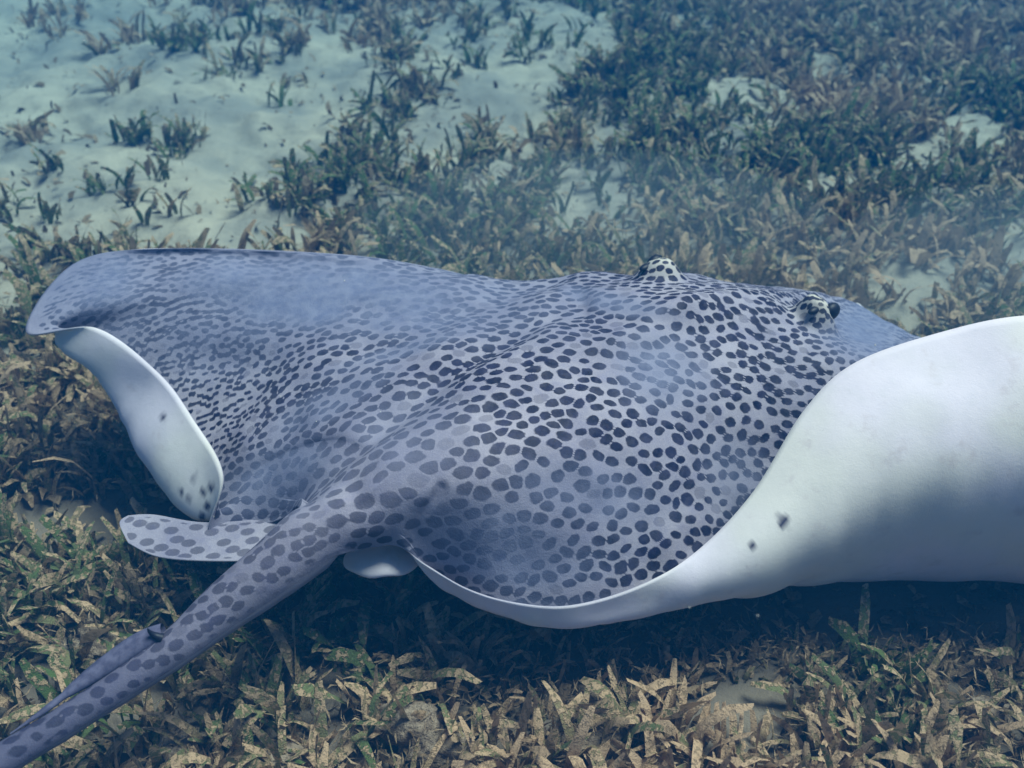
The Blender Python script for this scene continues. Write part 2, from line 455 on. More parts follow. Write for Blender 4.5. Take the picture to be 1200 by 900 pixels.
    for (ex, ey, ez, hgt, rad) in ((957, 374, .235, .046, .030), (772, 330, .262, .028, .030)):
        E0 = at(ex, ey, ez)
        k = np.unravel_index(np.argmin(np.linalg.norm(G - E0, axis=-1)), (ns, nw))
        d = np.linalg.norm(G - G[k], axis=-1)
        G = G + np.array([0, 0, 1.0]) * (hgt * np.exp(-(d / rad) ** 3.2))[..., None]
        eye_at.append(G[k].copy())
    N = normals(G)
    if N[ns // 2, nw // 2, 2] < 0: N = -N
    for it in range(8):
        A = N.copy(); A[1:-1, 1:-1] = .25 * (N[:-2, 1:-1] + N[2:, 1:-1] + N[1:-1, :-2] + N[1:-1, 2:]); A[1:-1, 0] = .5 * (N[:-2, 0] + N[2:, 0]); A[1:-1, -1] = .5 * (N[:-2, -1] + N[2:, -1]); N = A
    N /= np.linalg.norm(N, axis=-1, keepdims=True) + 1e-9
    # underside
    st = 3
    cols = np.unique(np.r_[np.arange(0, nw, st), nw - 1])
    B = G[:, cols]; NB = N[:, cols]; vb = v[:, cols]
    th = Tt[:, None] * (1 - sstep(0.0, 0.85, vb)) + .0022 + .011 * (1 - sstep(.75, 1.0, vb)) * (Tt[:, None] / .13)
    th_t = 2 * np.maximum(B[..., 2] - zc[:, None], 0) + .0005
    tw = tailw[:, None]
    thk = th * (1 - tw) + th_t * tw
    dirv = NB * (1 - tw[..., None]) + np.array([0, 0, 1.0]) * tw[..., None]
    cw = (1 - sstep(0, .5, vb))[..., None]
    dirv = dirv * (1 - cw) + np.array([0, 0, 1.0]) * cw
    dirv /= np.linalg.norm(dirv, axis=-1, keepdims=True) + 1e-9
    U = B - dirv * thk[..., None]
    for it in range(5):
        A = U.copy(); A[1:-1, 1:-1] = .25 * (U[:-2, 1:-1] + U[2:, 1:-1] + U[1:-1, :-2] + U[1:-1, 2:]); U = U + (A - U) * .6 * tmask
    lack = np.maximum(.8 * thk - ((B - U) * dirv).sum(-1), 0) * (1 - tw)
    U = U - dirv * lack[..., None]
    # --- spots, laid on the skin itself by dart throwing
    px, py = proj(G)
    du = np.linalg.norm(np.gradient(G, axis=0), axis=-1); dv = np.linalg.norm(np.gradient(G, axis=1), axis=-1)
    area = (du * dv).ravel(); flat = G.reshape(-1, 3)
    pxf, pyf = px.ravel(), py.ravel()
    s_ax = (np.arange(ns)[:, None] / ns * np.ones((1, nw))).ravel()
    size = np.full(len(flat), 1.0)
    size *= 1 + .30 * np.exp(-(((pxf - 430) / 130) ** 2 + ((pyf - 560) / 90) ** 2))     # bigger near the tail base
    size *= 1 + .08 * np.exp(-(((pxf - 640) / 160) ** 2 + ((pyf - 560) / 90) ** 2))
    size *= 1 - .22 * sstep(880, 980, pxf)
    size *= 1 - .40 * (1 - sstep(230, 480, pxf)) * (1 - sstep(520, 570, pyf))
    for e in eye_at: size *= 1 - .35 * np.exp(-(np.linalg.norm(flat - e, axis=1) / .04) ** 2)
    size = np.where((tailw[:, None] * np.ones((1, nw))).ravel() > .5, .92, size)
    sc = .0141 * size
    cand = rng.choice(len(flat), 200000, p=area / area.sum())
    cell = .027; gridh = {}; chosen = []
    for i in cand:
        p = flat[i]; c = tuple((p // cell).astype(int)); ok = True; r = sc[i]
        for a in (-1, 0, 1):
            for b in (-1, 0, 1):
                for e in (-1, 0, 1):
                    for j in gridh.get((c[0] + a, c[1] + b, c[2] + e), ()):
                        q = flat[j]
                        if (p[0] - q[0]) ** 2 + (p[1] - q[1]) ** 2 + (p[2] - q[2]) ** 2 < r * r: ok = False; break
                    if not ok: break
                if not ok: break
            if not ok: break
        if ok: gridh.setdefault(c, []).append(i); chosen.append(i)
    ch = np.array(chosen)
    # local frame for every spot: long axis roughly along the animal
    tu = np.gradient(G, axis=0).reshape(-1, 3)[ch]; tu /= np.linalg.norm(tu, axis=1, keepdims=True) + 1e-9
    nn = N.reshape(-1, 3)[ch]
    axd = np.array([.95, .16, .0]); ax = axd - nn * (nn @ axd)[:, None]
    ax /= np.linalg.norm(ax, axis=1, keepdims=True) + 1e-9
    ang = rng.normal(0, .28, len(ch))
    bx = np.cross(nn, ax); ax = ax * np.cos(ang)[:, None] + bx * np.sin(ang)[:, None]; bx = np.cross(nn, ax)
    ra = sc[ch] * rng.uniform(.52, .68, len(ch)); rb = ra * rng.uniform(.56, .80, len(ch))
    dark = rng.uniform(.95, 1.0, len(ch)) * np.where(rng.random(len(ch)) < .07, .35, 1)
    spot = np.zeros(len(flat)); sdark = np.ones(len(flat))
    jit = (fbm(flat[:, 0] * 170 + flat[:, 2] * 60, flat[:, 1] * 170 + flat[:, 2] * 90, 91, 2) - .5) * .45
    kd = kdtree.KDTree(len(flat))
    for i, p in enumerate(flat.tolist()): kd.insert(p, i)
    kd.balance()
    e1 = np.full(len(flat), 9.0); e2 = np.full(len(flat), 9.0)
    for k in range(len(ch)):
        c = flat[ch[k]]
        ids = np.array([j for _, j, _ in kd.find_range(c, ra[k] * 2.3)])
        dx = flat[ids] - c
        e = np.sqrt((dx @ ax[k]) ** 2 / ra[k] ** 2 + (dx @ bx[k]) ** 2 / rb[k] ** 2 + (dx @ nn[k]) ** 2 / ra[k] ** 2)
        win = e < e1[ids]; w_ = ids[win]
        e2[ids] = np.where(win, e1[ids], np.minimum(e2[ids], e))
        e1[w_] = e[win]; sdark[w_] = dark[k]
    # 0.5 lies on the outline of a spot; neighbours keep a pale line between them
    spot = np.minimum(np.clip((1.5 - e1 - jit) / .9, 0, 1), np.clip((e2 - e1 + jit * .4) / .44, 0, 1))
    sdark *= 1 - .35 * (tailw[:, None] * np.ones((1, nw))).ravel()
    sdark *= 1 - .38 * np.exp(-(((pxf - 450) / 120) ** 2 + ((pyf - 560) / 80) ** 2))
    # silt-dusted areas where the spots fade
    def blob(cx, cy, rx, ry, a=0.0):
        dx, dy = pxf - cx, pyf - cy; ca, sa = cos(radians(a)), sin(radians(a))
        return np.exp(-(((dx * ca + dy * sa) / rx) ** 2 + ((-dx * sa + dy * ca) / ry) ** 2) ** 1.5)
    pale = np.zeros(len(flat))
    for b in (blob(390, 345, 250, 52, 4), blob(775, 432, 60, 45, 25) * .7, blob(590, 640, 120, 55, 15) * .72, blob(330, 560, 80, 42, -20) * .75,
              blob(720, 355, 70, 14, 12) * .8, blob(500, 400, 150, 12, -18) * .6, blob(680, 580, 90, 40, 10) * .55, blob(120, 330, 120, 60, -20) * .72,
              blob(390, 470, 90, 22, -30) * .55, blob(860, 560, 40, 50) * .5, blob(470, 510, 90, 60) * .35, blob(1020, 385, 60, 40) * 1.0, blob(640, 715, 120, 22) * .6, blob(210, 390, 160, 60) * .6):
        pale = np.maximum(pale, b)
    pale *= .55 + .7 * fbm(flat[:, 0] * 14 + 3, flat[:, 1] * 14, 55, 3)
    pale = np.clip(pale * 1.05, 0, .97)
    vf = v.ravel()
    spot *= 1 - .8 * sstep(.96, 1.0, vf) * (1 - (tailw[:, None] * np.ones((1, nw))).ravel())
    spot *= 1 - .55 * sstep(.62, .95, np.where((tailw[:, None] * np.ones((1, nw))).ravel() > .5, vf, 0))
    cream = np.zeros(len(flat))
    for e in eye_at: cream = np.maximum(cream, np.exp(-(np.linalg.norm(flat - e + np.array([0, 0, .012]), axis=1) / .032) ** 3))
    sdark = np.maximum(sdark, cream); pale *= 1 - cream
    # --- dark specks of the underside
    bsp = np.zeros(U.shape[0] * U.shape[1]); uf = U.reshape(-1, 3); ux, uy = proj(uf)
    for (cx, cy, rr) in ((918, 611, 7), (882, 640, 4), (247, 572, 4), (238, 577, 4), (243, 593, 4), (237, 606, 4), (190, 490, 3), (228, 560, 3), (222, 583, 3), (213, 575, 3)):
        d = np.hypot(ux - cx, (uy - cy) * .8); bsp = np.maximum(bsp, np.clip((rr + 1.5 - d) / 3, 0, 1))
    tdark = tailw * np.interp(tt, (3, 5, 8, nt), (1.0, .95, .5, .2))
    # --- assemble
    nb = len(cols)
    iG = np.arange(ns * nw).reshape(ns, nw); iU = ns * nw + np.arange(ns * nb).reshape(ns, nb)
    q = lambda i: np.stack([i[:-1, :-1], i[:-1, 1:], i[1:, 1:], i[1:, :-1]], -1).reshape(-1, 4)
    FG = q(iG); FU = q(iU)[:, ::-1]
    rim = []
    for a, b in ((0, 0), (nw - 1, nb - 1)):
        f = np.stack([iG[:-1, a], iG[1:, a], iU[1:, b], iU[:-1, b]], -1)
        rim.append(f if a == 0 else f[:, ::-1])
    F = np.concatenate([FG, FU] + rim)
    V = np.concatenate([flat, uf])
    topU = tailw[:, None] * np.ones((1, nb)) * .85
    me = mesh_from('body', V, F, {
        'top': np.r_[np.ones(len(flat)), topU.ravel()], 'spot': np.r_[spot, np.zeros(len(uf))], 'spot_depth': np.r_[sdark, np.ones(len(uf))], 'tail': np.r_[(tdark[:, None] * np.ones((1, nw))).ravel(), (tdark[:, None] * np.ones((1, nb))).ravel()],
        'pale': np.r_[pale, np.zeros(len(uf))], 'belly_spot': np.r_[np.zeros(len(flat)), bsp], 'cream': np.r_[cream, np.zeros(len(uf))]})
    return me, V, (U, cols)

eye_at = []
ray_mesh, RAYV, RAYU = build_ray()
base = np.array([at(620, 430, .3)[0], at(620, 430, .3)[1], 0.0])
ray = bpy.data.objects.new('stingray', None)
col.objects.link(ray); ray.location = base
tag(ray, 'large grey stingray with dark honeycomb spots gliding low over the seagrass', 'stingray')
body = link('body', ray_mesh, RAY, ray)
body.location = -Vector(base)

def child(name, V, F, mat, attrs=None):
    o = link(name, mesh_from(name, V, F, attrs), mat, ray); o.location = -Vector(base); return o

def sheet(top_pts, nu=110, nv=60, th=.006, thc=.012):
    """closed thin fin from a grid of control rows (px, py, z)"""
    P = np.stack([resample(np.array([at(*p) for p in row]), nv) for row in top_pts])
    G = catmull(P, np.linspace(0, len(P) - 1, nu))
    N = np.cross(np.gradient(G, axis=0), np.gradient(G, axis=1)); N /= np.linalg.norm(N, axis=-1, keepdims=True) + 1e-9
    if N[..., 2].mean() < 0: N = -N
    a = np.linspace(0, 1, nu)[:, None]; b = np.linspace(0, 1, nv)[None, :]
    t = .002 + thc * (1 - a) * (4 * b * (1 - b)) + .0 * b
    U = G - N * t[..., None]
    i = np.arange(nu * nv).reshape(nu, nv); j = i + nu * nv
    q = lambda i: np.stack([i[:-1, :-1], i[:-1, 1:], i[1:, 1:], i[1:, :-1]], -1).reshape(-1, 4)
    F = [q(i), q(j)[:, ::-1]]
    for e, f, fl in ((i[0], j[0], 0), (i[-1], j[-1], 1), (i[:, 0], j[:, 0], 1), (i[:, -1], j[:, -1], 0)):
        k = np.stack([e[:-1], f[:-1], f[1:], e[1:]], -1); F.append(k if not fl else k[:, ::-1])
    V = np.concatenate([G.reshape(-1, 3), U.reshape(-1, 3)])
    return V, np.concatenate(F), G, a * np.ones_like(b), b * np.ones_like(a)

# pelvic fins, peeping out on both sides of the tail base
def fin_spots(G, a, b, n, r, seed):
    rg = np.random.default_rng(seed); f = G.reshape(-1, 3); s = np.zeros(len(f)); ok = []
    for i in rg.permutation(len(f))[:4000]:
        if all(np.linalg.norm(f[i] - f[j]) > r * 2.5 for j in ok): ok.append(i)
        if len(ok) >= n: break
    for j in ok:
        d = np.linalg.norm((f - f[j]) * np.array([.75, 1.2, 1]), axis=1) / r
        s = np.maximum(s, np.clip((1.5 - d) / .9, 0, 1))
    edge = np.minimum.reduce([b.ravel(), 1 - b.ravel(), 1 - a.ravel()])
    return s * sstep(.02, .09, edge)
V, F, G, a, b = sheet([[(395, 590, .165), (385, 620, .16), (378, 645, .155)], [(320, 606, .135), (318, 634, .132), (320, 655, .13)],
                       [(240, 612, .125), (238, 636, .12), (245, 657, .118)], [(180, 603, .125), (172, 625, .12), (185, 652, .115)], [(150, 604, .125), (140, 613, .122), (150, 636, .117)]], thc=.010)
fs = fin_spots(G, a, b, 60, .0066, 3); z = np.zeros(len(fs))
child('pelvic_fin', V, F, RAY, {'top': np.r_[np.ones(len(fs)), z], 'spot': np.r_[fs, z], 'spot_depth': np.r_[z + .6, z + .6], 'tail': np.r_[z, z], 'pale': np.r_[z, z], 'belly_spot': np.r_[z, z]})
# eyes: dark domes on the outer side of each mound
def ellipsoid(c, r, axis, n=14):
    th = np.linspace(0, pi, n)[:, None]; ph = np.linspace(0, 2 * pi, 2 * n, endpoint=False)[None, :]
    L = np.stack([np.cos(th) * np.ones_like(ph), np.sin(th) * np.cos(ph), np.sin(th) * np.sin(ph)], -1) * np.array(r)
    a = np.array(axis, float); a /= np.linalg.norm(a); s = np.cross(a, [0, 0, 1.]); s /= np.linalg.norm(s); u = np.cross(s, a)
    V = c + L[..., :1] * a + L[..., 1:2] * s + L[..., 2:] * u
    m = 2 * n; i = np.arange(n * m).reshape(n, m); j = np.roll(i, -1, 1)
    return V.reshape(-1, 3), np.stack([i[:-1], i[1:], j[1:], j[:-1]], -1).reshape(-1, 4)
def pelvic_lobe():
    V, F = ellipsoid(np.zeros(3), (.046, .030, .011), (1, 0, 0), 22)
    V[:, 2] -= 6.0 * V[:, 0] ** 2; V[:, 2] += .0016 * np.sin(V[:, 0] * 160)
    V[:, 1] += 4 * V[:, 0] ** 2
    V = V + at(446, 653, .150)
    z = np.zeros(len(V))
    child('pelvic_fin', V, F, RAY, {k: z for k in ('top', 'spot', 'spot_depth', 'tail', 'pale', 'belly_spot')})
pelvic_lobe()
fwd = np.array([.77, .64, 0]); out_r = np.array([.64, -.77, 0])
for e, sd in zip(eye_at, (1, -1)):
    V, F = ellipsoid(e + out_r * sd * .0165 + fwd * .010 + np.array([0, 0, -.019]), (.015, .010, .013), fwd)
    child('eye', V, F, EYE)
    sp_ = e - fwd * .030 + out_r * sd * .012
    sp_ = RAYV[np.argmin(np.linalg.norm(RAYV - sp_, axis=1))]
    V, F = ellipsoid(sp_, (.011, .006, .005), fwd)
    child('spiracle', V, F, EYE)

# stinging spine lying along the tail, a tapered barb in its sheath, with a small hook at its root
def tube(pts, rad, m=12, flat=1.0):
    P = np.asarray(pts, float); n = len(P); T = np.gradient(P, axis=0); T /= np.linalg.norm(T, axis=1, keepdims=True)
    S = np.cross(T, [0, 0, 1.]); S /= np.linalg.norm(S, axis=1, keepdims=True); Up = np.cross(S, T)
    a = np.linspace(0, 2 * pi, m, endpoint=False)
    V = P[:, None] + np.asarray(rad)[:, None, None] * (np.cos(a)[None, :, None] * S[:, None] + flat * np.sin(a)[None, :, None] * Up[:, None])
    i = np.arange(n * m).reshape(n, m); j = np.roll(i, -1, 1)
    F = np.stack([i[:-1], j[:-1], j[1:], i[1:]], -1).reshape(-1, 4)
    return V.reshape(-1, 3), F
sp = resample(np.array([at(192, 741, .166), at(165, 753, .160), at(130, 776, .152), at(90, 804, .146), at(50, 834, .140), at(12, 860, .134)]), 40)
tt_ = np.linspace(0, 1, 40)
V, F = tube(sp, .0040 + .0105 * np.sin(np.clip(tt_ * 1.25 + .18, 0, 1) * pi) ** .6 * (1 - .55 * tt_) - .0030 * sstep(.75, 1, tt_), 12, .75)
child('tail_spine', V, F, SPINE)
hk = resample(np.array([at(190, 748, .168), at(182, 745, .172), at(176, 741, .178), at(173, 737, .184)]), 12)
V, F = tube(hk, np.linspace(.0055, .0008, 12), 10)
child('tail_spine', V, F, EYE)

# how low the ray hangs, so that nothing grows through it
RGRID = {}
for p in RAYV[::7]:
    k = (int(p[0] // .04), int(p[1] // .04))
    if p[2] < RGRID.get(k, 9): RGRID[k] = p[2]
def ray_low(x, y):
    k = (int(x // .04), int(y // .04)); return min(RGRID.get((k[0] + a, k[1] + b), 9) for a in (-1, 0, 1) for b in (-1, 0, 1))

# ------------------------------------------------------------------ seagrass
NSEG = 5
def leaf_arrays(L, W, bend, twist, side, seed, broken=False):
    r = np.random.default_rng(seed)
    s = np.linspace(0, 1, NSEG + 1)
    th = np.cumsum(np.r_[0, np.full(NSEG, bend / NSEG) * (0.4 + 1.2 * s[1:]) + r.normal(0, .09, NSEG)])
    x = np.r_[0, np.cumsum(np.sin(th[:-1]))] * L / NSEG; z = np.r_[0, np.cumsum(np.cos(th[:-1]))] * L / NSEG
    prof = np.clip(.45 + 1.6 * s, 0, 1) * (np.clip((1 - s) * 5.0, 0, 1) ** .5 if not broken else np.clip((1.15 - s) * 3, 0, 1))
    w = W * .5 * prof * (1 + r.normal(0, .07, NSEG + 1)); w[-1] = max(w[-1], W * r.uniform(.22, .38))
    tw = twist * s + r.normal(0, .08, NSEG + 1)
    V = []; 
    for k in range(NSEG + 1):
        nx, nz = np.cos(th[k]), -np.sin(th[k])
        cup = .22 * w[k]
        for e in (-1, 0, 1):
            lat = e * w[k]; n_ = (cup if e else 0) + e * lat * 0 + r.normal(0, .0006)
            yy = lat * np.cos(tw[k]); off = n_ + lat * np.sin(tw[k])
            V.append((x[k] + off * nx, yy + side * s[k] ** 2, z[k] + off * nz))
    F = []
    for k in range(NSEG):
        a = 3 * k
        F += [(a, a + 1, a + 4, a + 3), (a + 1, a + 2, a + 5, a + 4)]
    return np.array(V), np.array(F), np.repeat(s, 3)

variants = []
for k in range(48):
    L = rng.uniform(.040, .086); W = rng.uniform(.0055, .0112)
    kind = rng.random()
    bend = rng.uniform(.1, .9) if kind < .5 else rng.uniform(.9, 2.6)
    variants.append(leaf_arrays(L, W, bend, rng.normal(0, .7), rng.normal(0, .012), 100 + k, broken=rng.random() < .3))

def leaf_set(n, rg, tall=1.0):
    """(variant, tint, matrix parts) for one tuft"""
    out = []
    for i in range(n):
        out.append((int(rg.integers(len(variants))), rg.uniform(0, 2 * pi), abs(rg.normal(.05, .28)), rg.uniform(.7, 1.15) * tall, rg.normal(0, .011, 2)))
    return out

def rot(az, tilt):
    ca, sa, ct, st = cos(az), sin(az), cos(tilt), sin(tilt)
    return np.array([[ca, -sa, 0], [sa, ca, 0], [0, 0, 1]]) @ np.array([[ct, 0, st], [0, 1, 0], [-st, 0, ct]])

# candidate places for tufts
def scatter(x0, x1, y0, y1, per_m2, seed):
    r = np.random.default_rng(seed); n = int((x1 - x0) * (y1 - y0) * per_m2)
    x = r.uniform(x0, x1, n); y = r.uniform(y0, y1, n)
    keep = (r.random(n) < density(x, y)) & (np.abs(x) < .62 * np.maximum(y, 0) + .7 + 1.4 * (y < 1.35))
    return x[keep], y[keep]
tx, ty = scatter(-3.0, 3.0, 1.35, 4.8, 900, 5)
t2 = scatter(-1.6, 1.6, .25, 1.35, 1150, 6)
t3 = scatter(-2.6, 2.6, -.5, 1.35, 300, 8)
k3 = (np.abs(t3[0]) > 1.6) | (t3[1] < .25)
tx, ty = np.r_[tx, t2[0], t3[0][k3]], np.r_[ty, t2[1], t3[1][k3]]
ex = [(30, 25), (75, 15), (90, 18), (150, 50), (160, 45), (200, 62), (230, 50), (215, 62), (245, 45), (28, 148), (40, 146), (130, 105), (155, 160), (165, 158), (212, 165), (200, 170), (225, 165), (285, 75), (265, 88), (70, 40), (120, 60), (55, 195),
      (560, 70), (500, 30), (430, 20), (440, 28), (545, 22), (560, 28), (548, 38), (700, 8), (690, 10), (615, 55), (640, 60), (480, 75), (485, 70), (235, 70), (330, 40), (355, 60), (300, 35), (120, 215), (360, 245), (340, 215)]
egx = []
for p in ex:
    for k in range(3):
        q = at(p[0] + rng.normal(0, 7), p[1] + rng.normal(0, 4), 0); egx.append(q[:2])
egx = np.array(egx); tx = np.r_[tx, egx[:, 0]]; ty = np.r_[ty, egx[:, 1]]
lone = np.r_[np.zeros(len(tx) - len(egx), bool), np.ones(len(egx), bool)]
gz = ground_h(tx, ty)
tpx, tpy = proj(np.stack([tx, ty, gz + .03], -1))
tlow = np.array([ray_low(a, b) for a, b in zip(tx, ty)])
inview = (tpx > -10) & (tpx < 1210) & (tpy > -10) & (tpy < 960)
# what the ray hides needs no separate tufts
U_, cols_ = RAYU
hid = np.zeros(len(tx), bool)
cellpx = {}
for p_, q_ in zip(*[a[::5] for a in proj(RAYV)]): cellpx[(int(p_ // 12), int(q_ // 12))] = 1
for i in range(len(tx)):
    hid[i] = (int(tpx[i] // 12), int(tpy[i] // 12)) in cellpx
score = np.where(inview & ~hid & (tlow > .2), tpy, -1)
score[lone] += 0
order = np.argsort(-score)
near = [i for i in order if score[i] > 640][:235]
lone_i = [i for i in np.where(lone & inview)[0]][::3][:40]
single = set(near) | set(lone_i)

variant_mesh = {}
def leaf_mesh(v, tq):
    k = (v, tq)
    if k not in variant_mesh:
        V, F, s = variants[v]
        variant_mesh[k] = mesh_from('leaf', V, F, {'tint': np.full(len(V), (tq + .5) / 6), 'tip': s})
        variant_mesh[k].materials.append(LEAF)
    return variant_mesh[k]

GREEN = fbm(tx * 2.3, ty * 2.3, 77, 3)
SV, SF, ST, SP = [], [], [], []; off = 0
rg = np.random.default_rng(99)
nthing = 0
for i in range(len(tx)):
    low = tlow[i] - gz[i]
    if low < .05: continue
    tall = (1.2 if ty[i] < 1.35 else 1.08) + .2 * rg.random()
    tall *= rg.uniform(.75, 1.15)
    if low < .13: tall = min(tall, low / .13 * .8)
    n = int(rg.integers(3, 9))
    if lone[i]: n = 5
    L = leaf_set(n, rg, tall)
    g = np.clip(1.45 - 1.75 * GREEN[i] + (.10 if ty[i] < 1.3 else -.20) + rg.normal(0, .15), .0, 1)
    if i in single:
        hue = 'green' if g < .3 else 'olive' if g < .5 else 'brown' if g < .72 else 'silt-crusted'
        size = 'tall' if tall > 1.3 else 'short' if tall < .98 else 'knee-bent' if np.mean([variants[q[0]][0][:, 2].max() for q in L]) < .045 else 'upright'
        q0, q1 = tpx[i], tpy[i]
        if lone[i]: zone, grp = 'on pale open sand beyond the stingray', 'lone seagrass tufts on the pale sand'
        elif abs(q0 - 868) < 130 and abs(q1 - 835) < 80: zone, grp = 'beside the bare sand patch under the raised fin', 'seagrass tufts round the bare sand patch'
        elif q0 > 880: zone, grp = 'below the raised white fin', 'seagrass tufts below the raised white fin'
        elif q0 > 560: zone, grp = 'below the pale rolled fin edge', 'seagrass tufts below the rolled fin edge'
        elif q1 > 1010 - .62 * q0 - 100 and q0 > 400: zone, grp = 'round the knobbly beige lump', 'seagrass tufts round the knobbly lump'
        elif q1 > 890 - .68 * q0: zone, grp = 'on the belly side of the tail', 'seagrass tufts below the tail'
        else: zone, grp = 'between the tail spine and the pelvic fin', 'seagrass tufts between tail and pelvic fin'
        r0 = bpy.data.objects.new('seagrass_tuft', None); col.objects.link(r0); r0.location = (tx[i], ty[i], gz[i] - .006)
        tag(r0, f"{size} {hue} seagrass tuft of {('three', 'four', 'five', 'six', 'seven', 'eight')[n - 3]} leaves {zone}", 'seagrass', grp)
        for (v, az, tilt, s, o2) in L:
            tq = int(np.clip((g + rg.normal(0, .16)) * 6, 0, 5))
            o = bpy.data.objects.new('leaf', leaf_mesh(v, tq)); col.objects.link(o); o.parent = r0
            o.location = (o2[0], o2[1], 0); o.rotation_euler = (0, tilt, az); o.rotation_mode = 'XYZ'; o.scale = (s, s, s)
        continue
    for (v, az, tilt, s, o2) in L:
        V, F, tp = variants[v]
        W = (V * s * np.array([1, 1.0 if ty[i] < 1.35 else 1.35, 1])) @ rot(az, tilt).T + np.array([tx[i] + o2[0], ty[i] + o2[1], gz[i] - .006])
        SV.append(W); SF.append(F + off); off += len(W)
        ST.append(np.full(len(W), np.clip(g + rg.normal(0, .16), 0, 1))); SP.append(tp)
o = link('seagrass_meadow', mesh_from('seagrass_meadow', np.concatenate(SV), np.concatenate(SF), {'tint': np.concatenate(ST), 'tip': np.concatenate(SP)}), LEAF)
tag(o, 'dense silty seagrass meadow covering the seabed behind the stingray', 'seagrass', kind='stuff')

# ------------------------------------------------------------------ litter of dead curled leaves and crumbs
def build_litter():
    r = np.random.default_rng(17)
    x, y = scatter(-2.6, 2.6, 1.35, 4.4, 2600, 23)
    t2 = scatter(-1.4, 1.4, .3, 1.35, 4200, 24)
    x, y = np.r_[x, t2[0]], np.r_[y, t2[1]]
    xs_, ys_ = r.uniform(-2.4, 2.4, 3500), r.uniform(.3, 4.2, 3500)
    x, y = np.r_[x, xs_], np.r_[y, ys_]
    z = ground_h(x, y); n = len(x)
    q = np.array([(-1, -.5, 0), (0, -.62, .25), (1, -.4, -.1), (-1.05, .5, .2), (.1, .55, .45), (.95, .45, .05)])
    V = np.repeat(q[None], n, 0) + r.normal(0, .16, (n, 6, 3))
    sz = np.where(r.random(n) < .35, r.uniform(.009, .018, n), r.uniform(.003, .009, n))
    V *= sz[:, None, None] * np.array([1.0, .62, .8])
    az = r.uniform(0, 2 * pi, n); ti = r.normal(0, .7, n)
    ca, sa, ct, st = np.cos(az), np.sin(az), np.cos(ti), np.sin(ti)
    X = V[..., 0] * ct[:, None] + V[..., 2] * st[:, None]; Z = -V[..., 0] * st[:, None] + V[..., 2] * ct[:, None]; Y = V[..., 1]
    W = np.stack([X * ca[:, None] - Y * sa[:, None] + x[:, None], X * sa[:, None] + Y * ca[:, None] + y[:, None], Z + (z + r.exponential(.008, n).clip(0, .03))[:, None]], -1)
    i = np.arange(n)[:, None] * 6
    F = np.concatenate([i + np.array([[0, 1, 4, 3]]), i + np.array([[1, 2, 5, 4]])])
    o = link('leaf_litter', mesh_from('leaf_litter', W.reshape(-1, 3), F, {'tint': np.repeat(r.random(n) ** 1.3, 6)}), LITTER)
    tag(o, 'brown litter of dead curled leaves and crumbs on the seabed', 'leaf litter', kind='stuff')
build_litter()

def build_fuzz():
    '''threads of algae clinging between the leaves'''
    r = np.random.default_rng(31)
    x, y = scatter(-1.3, 1.3, .35, 1.3, 16000, 33)
    x2, y2 = scatter(-2.2, 2.2, 1.3, 3.2, 2500, 34)
    x, y = np.r_[x, x2], np.r_[y, y2]
    n = len(x); z = ground_h(x, y) + r.uniform(.002, .045, n)
    low = np.array([ray_low(a, b) for a, b in zip(x, y)]); k = low > z + .03
    x, y, z = x[k], y[k], z[k]; n = len(x)
    L = r.uniform(.004, .013, n); w = r.uniform(.0005, .0013, n); a = r.uniform(0, 2 * pi, n); e = r.uniform(-.3, 1.3, n)
    d = np.stack([np.cos(a) * np.cos(e), np.sin(a) * np.cos(e), np.sin(e)], -1) * L[:, None]
    b = np.stack([-np.sin(a), np.cos(a), r.normal(0, .6, n)], -1) * w[:, None]
    c = np.stack([x, y, z], -1); kink = r.normal(0, .0018, (n, 3))
    V = np.stack([c - d, c - b + kink, c + b + kink, c + d], 1).reshape(-1, 3)
    i = np.arange(n)[:, None] * 4
    F = np.concatenate([i + np.array([[0, 1, 2]]), i + np.array([[1, 3, 2]])])
    o = link('algae_fuzz', mesh_from('algae_fuzz', V, F, {'tint': np.repeat(r.uniform(.2, 1, n), 4)}), LITTER)
    tag(o, 'fine brown algae threads clinging between the seagrass leaves', 'algae', kind='stuff')
build_fuzz()

def build_specks():
    r = np.random.default_rng(41); n = 170
    c = np.stack([r.uniform(-1.1, 1.1, n), r.uniform(.45, 2.6, n), r.uniform(.12, .6, n)], -1)
    q = np.array([(1, 0, 0), (-1, 0, 0), (0, 1, 0), (0, -1, 0), (0, 0, 1), (0, 0, -1)], float)
    V = (c[:, None] + q[None] * r.uniform(.00035, .0011, n)[:, None, None] * r.uniform(.5, 1.3, (n, 6, 1))).reshape(-1, 3)
    f = np.array([(0, 2, 4), (2, 1, 4), (1, 3, 4), (3, 0, 4), (2, 0, 5), (1, 2, 5), (3, 1, 5), (0, 3, 5)])
    F = (np.arange(n)[:, None, None] * 6 + f[None]).reshape(-1, 3)
    o = link('drifting_specks', mesh_from('drifting_specks', V, F), m_plain('pale_speck', (.62, .6, .55), .8, .2))
    tag(o, 'tiny pale specks of silt drifting in the water', 'specks', kind='stuff')
build_specks()

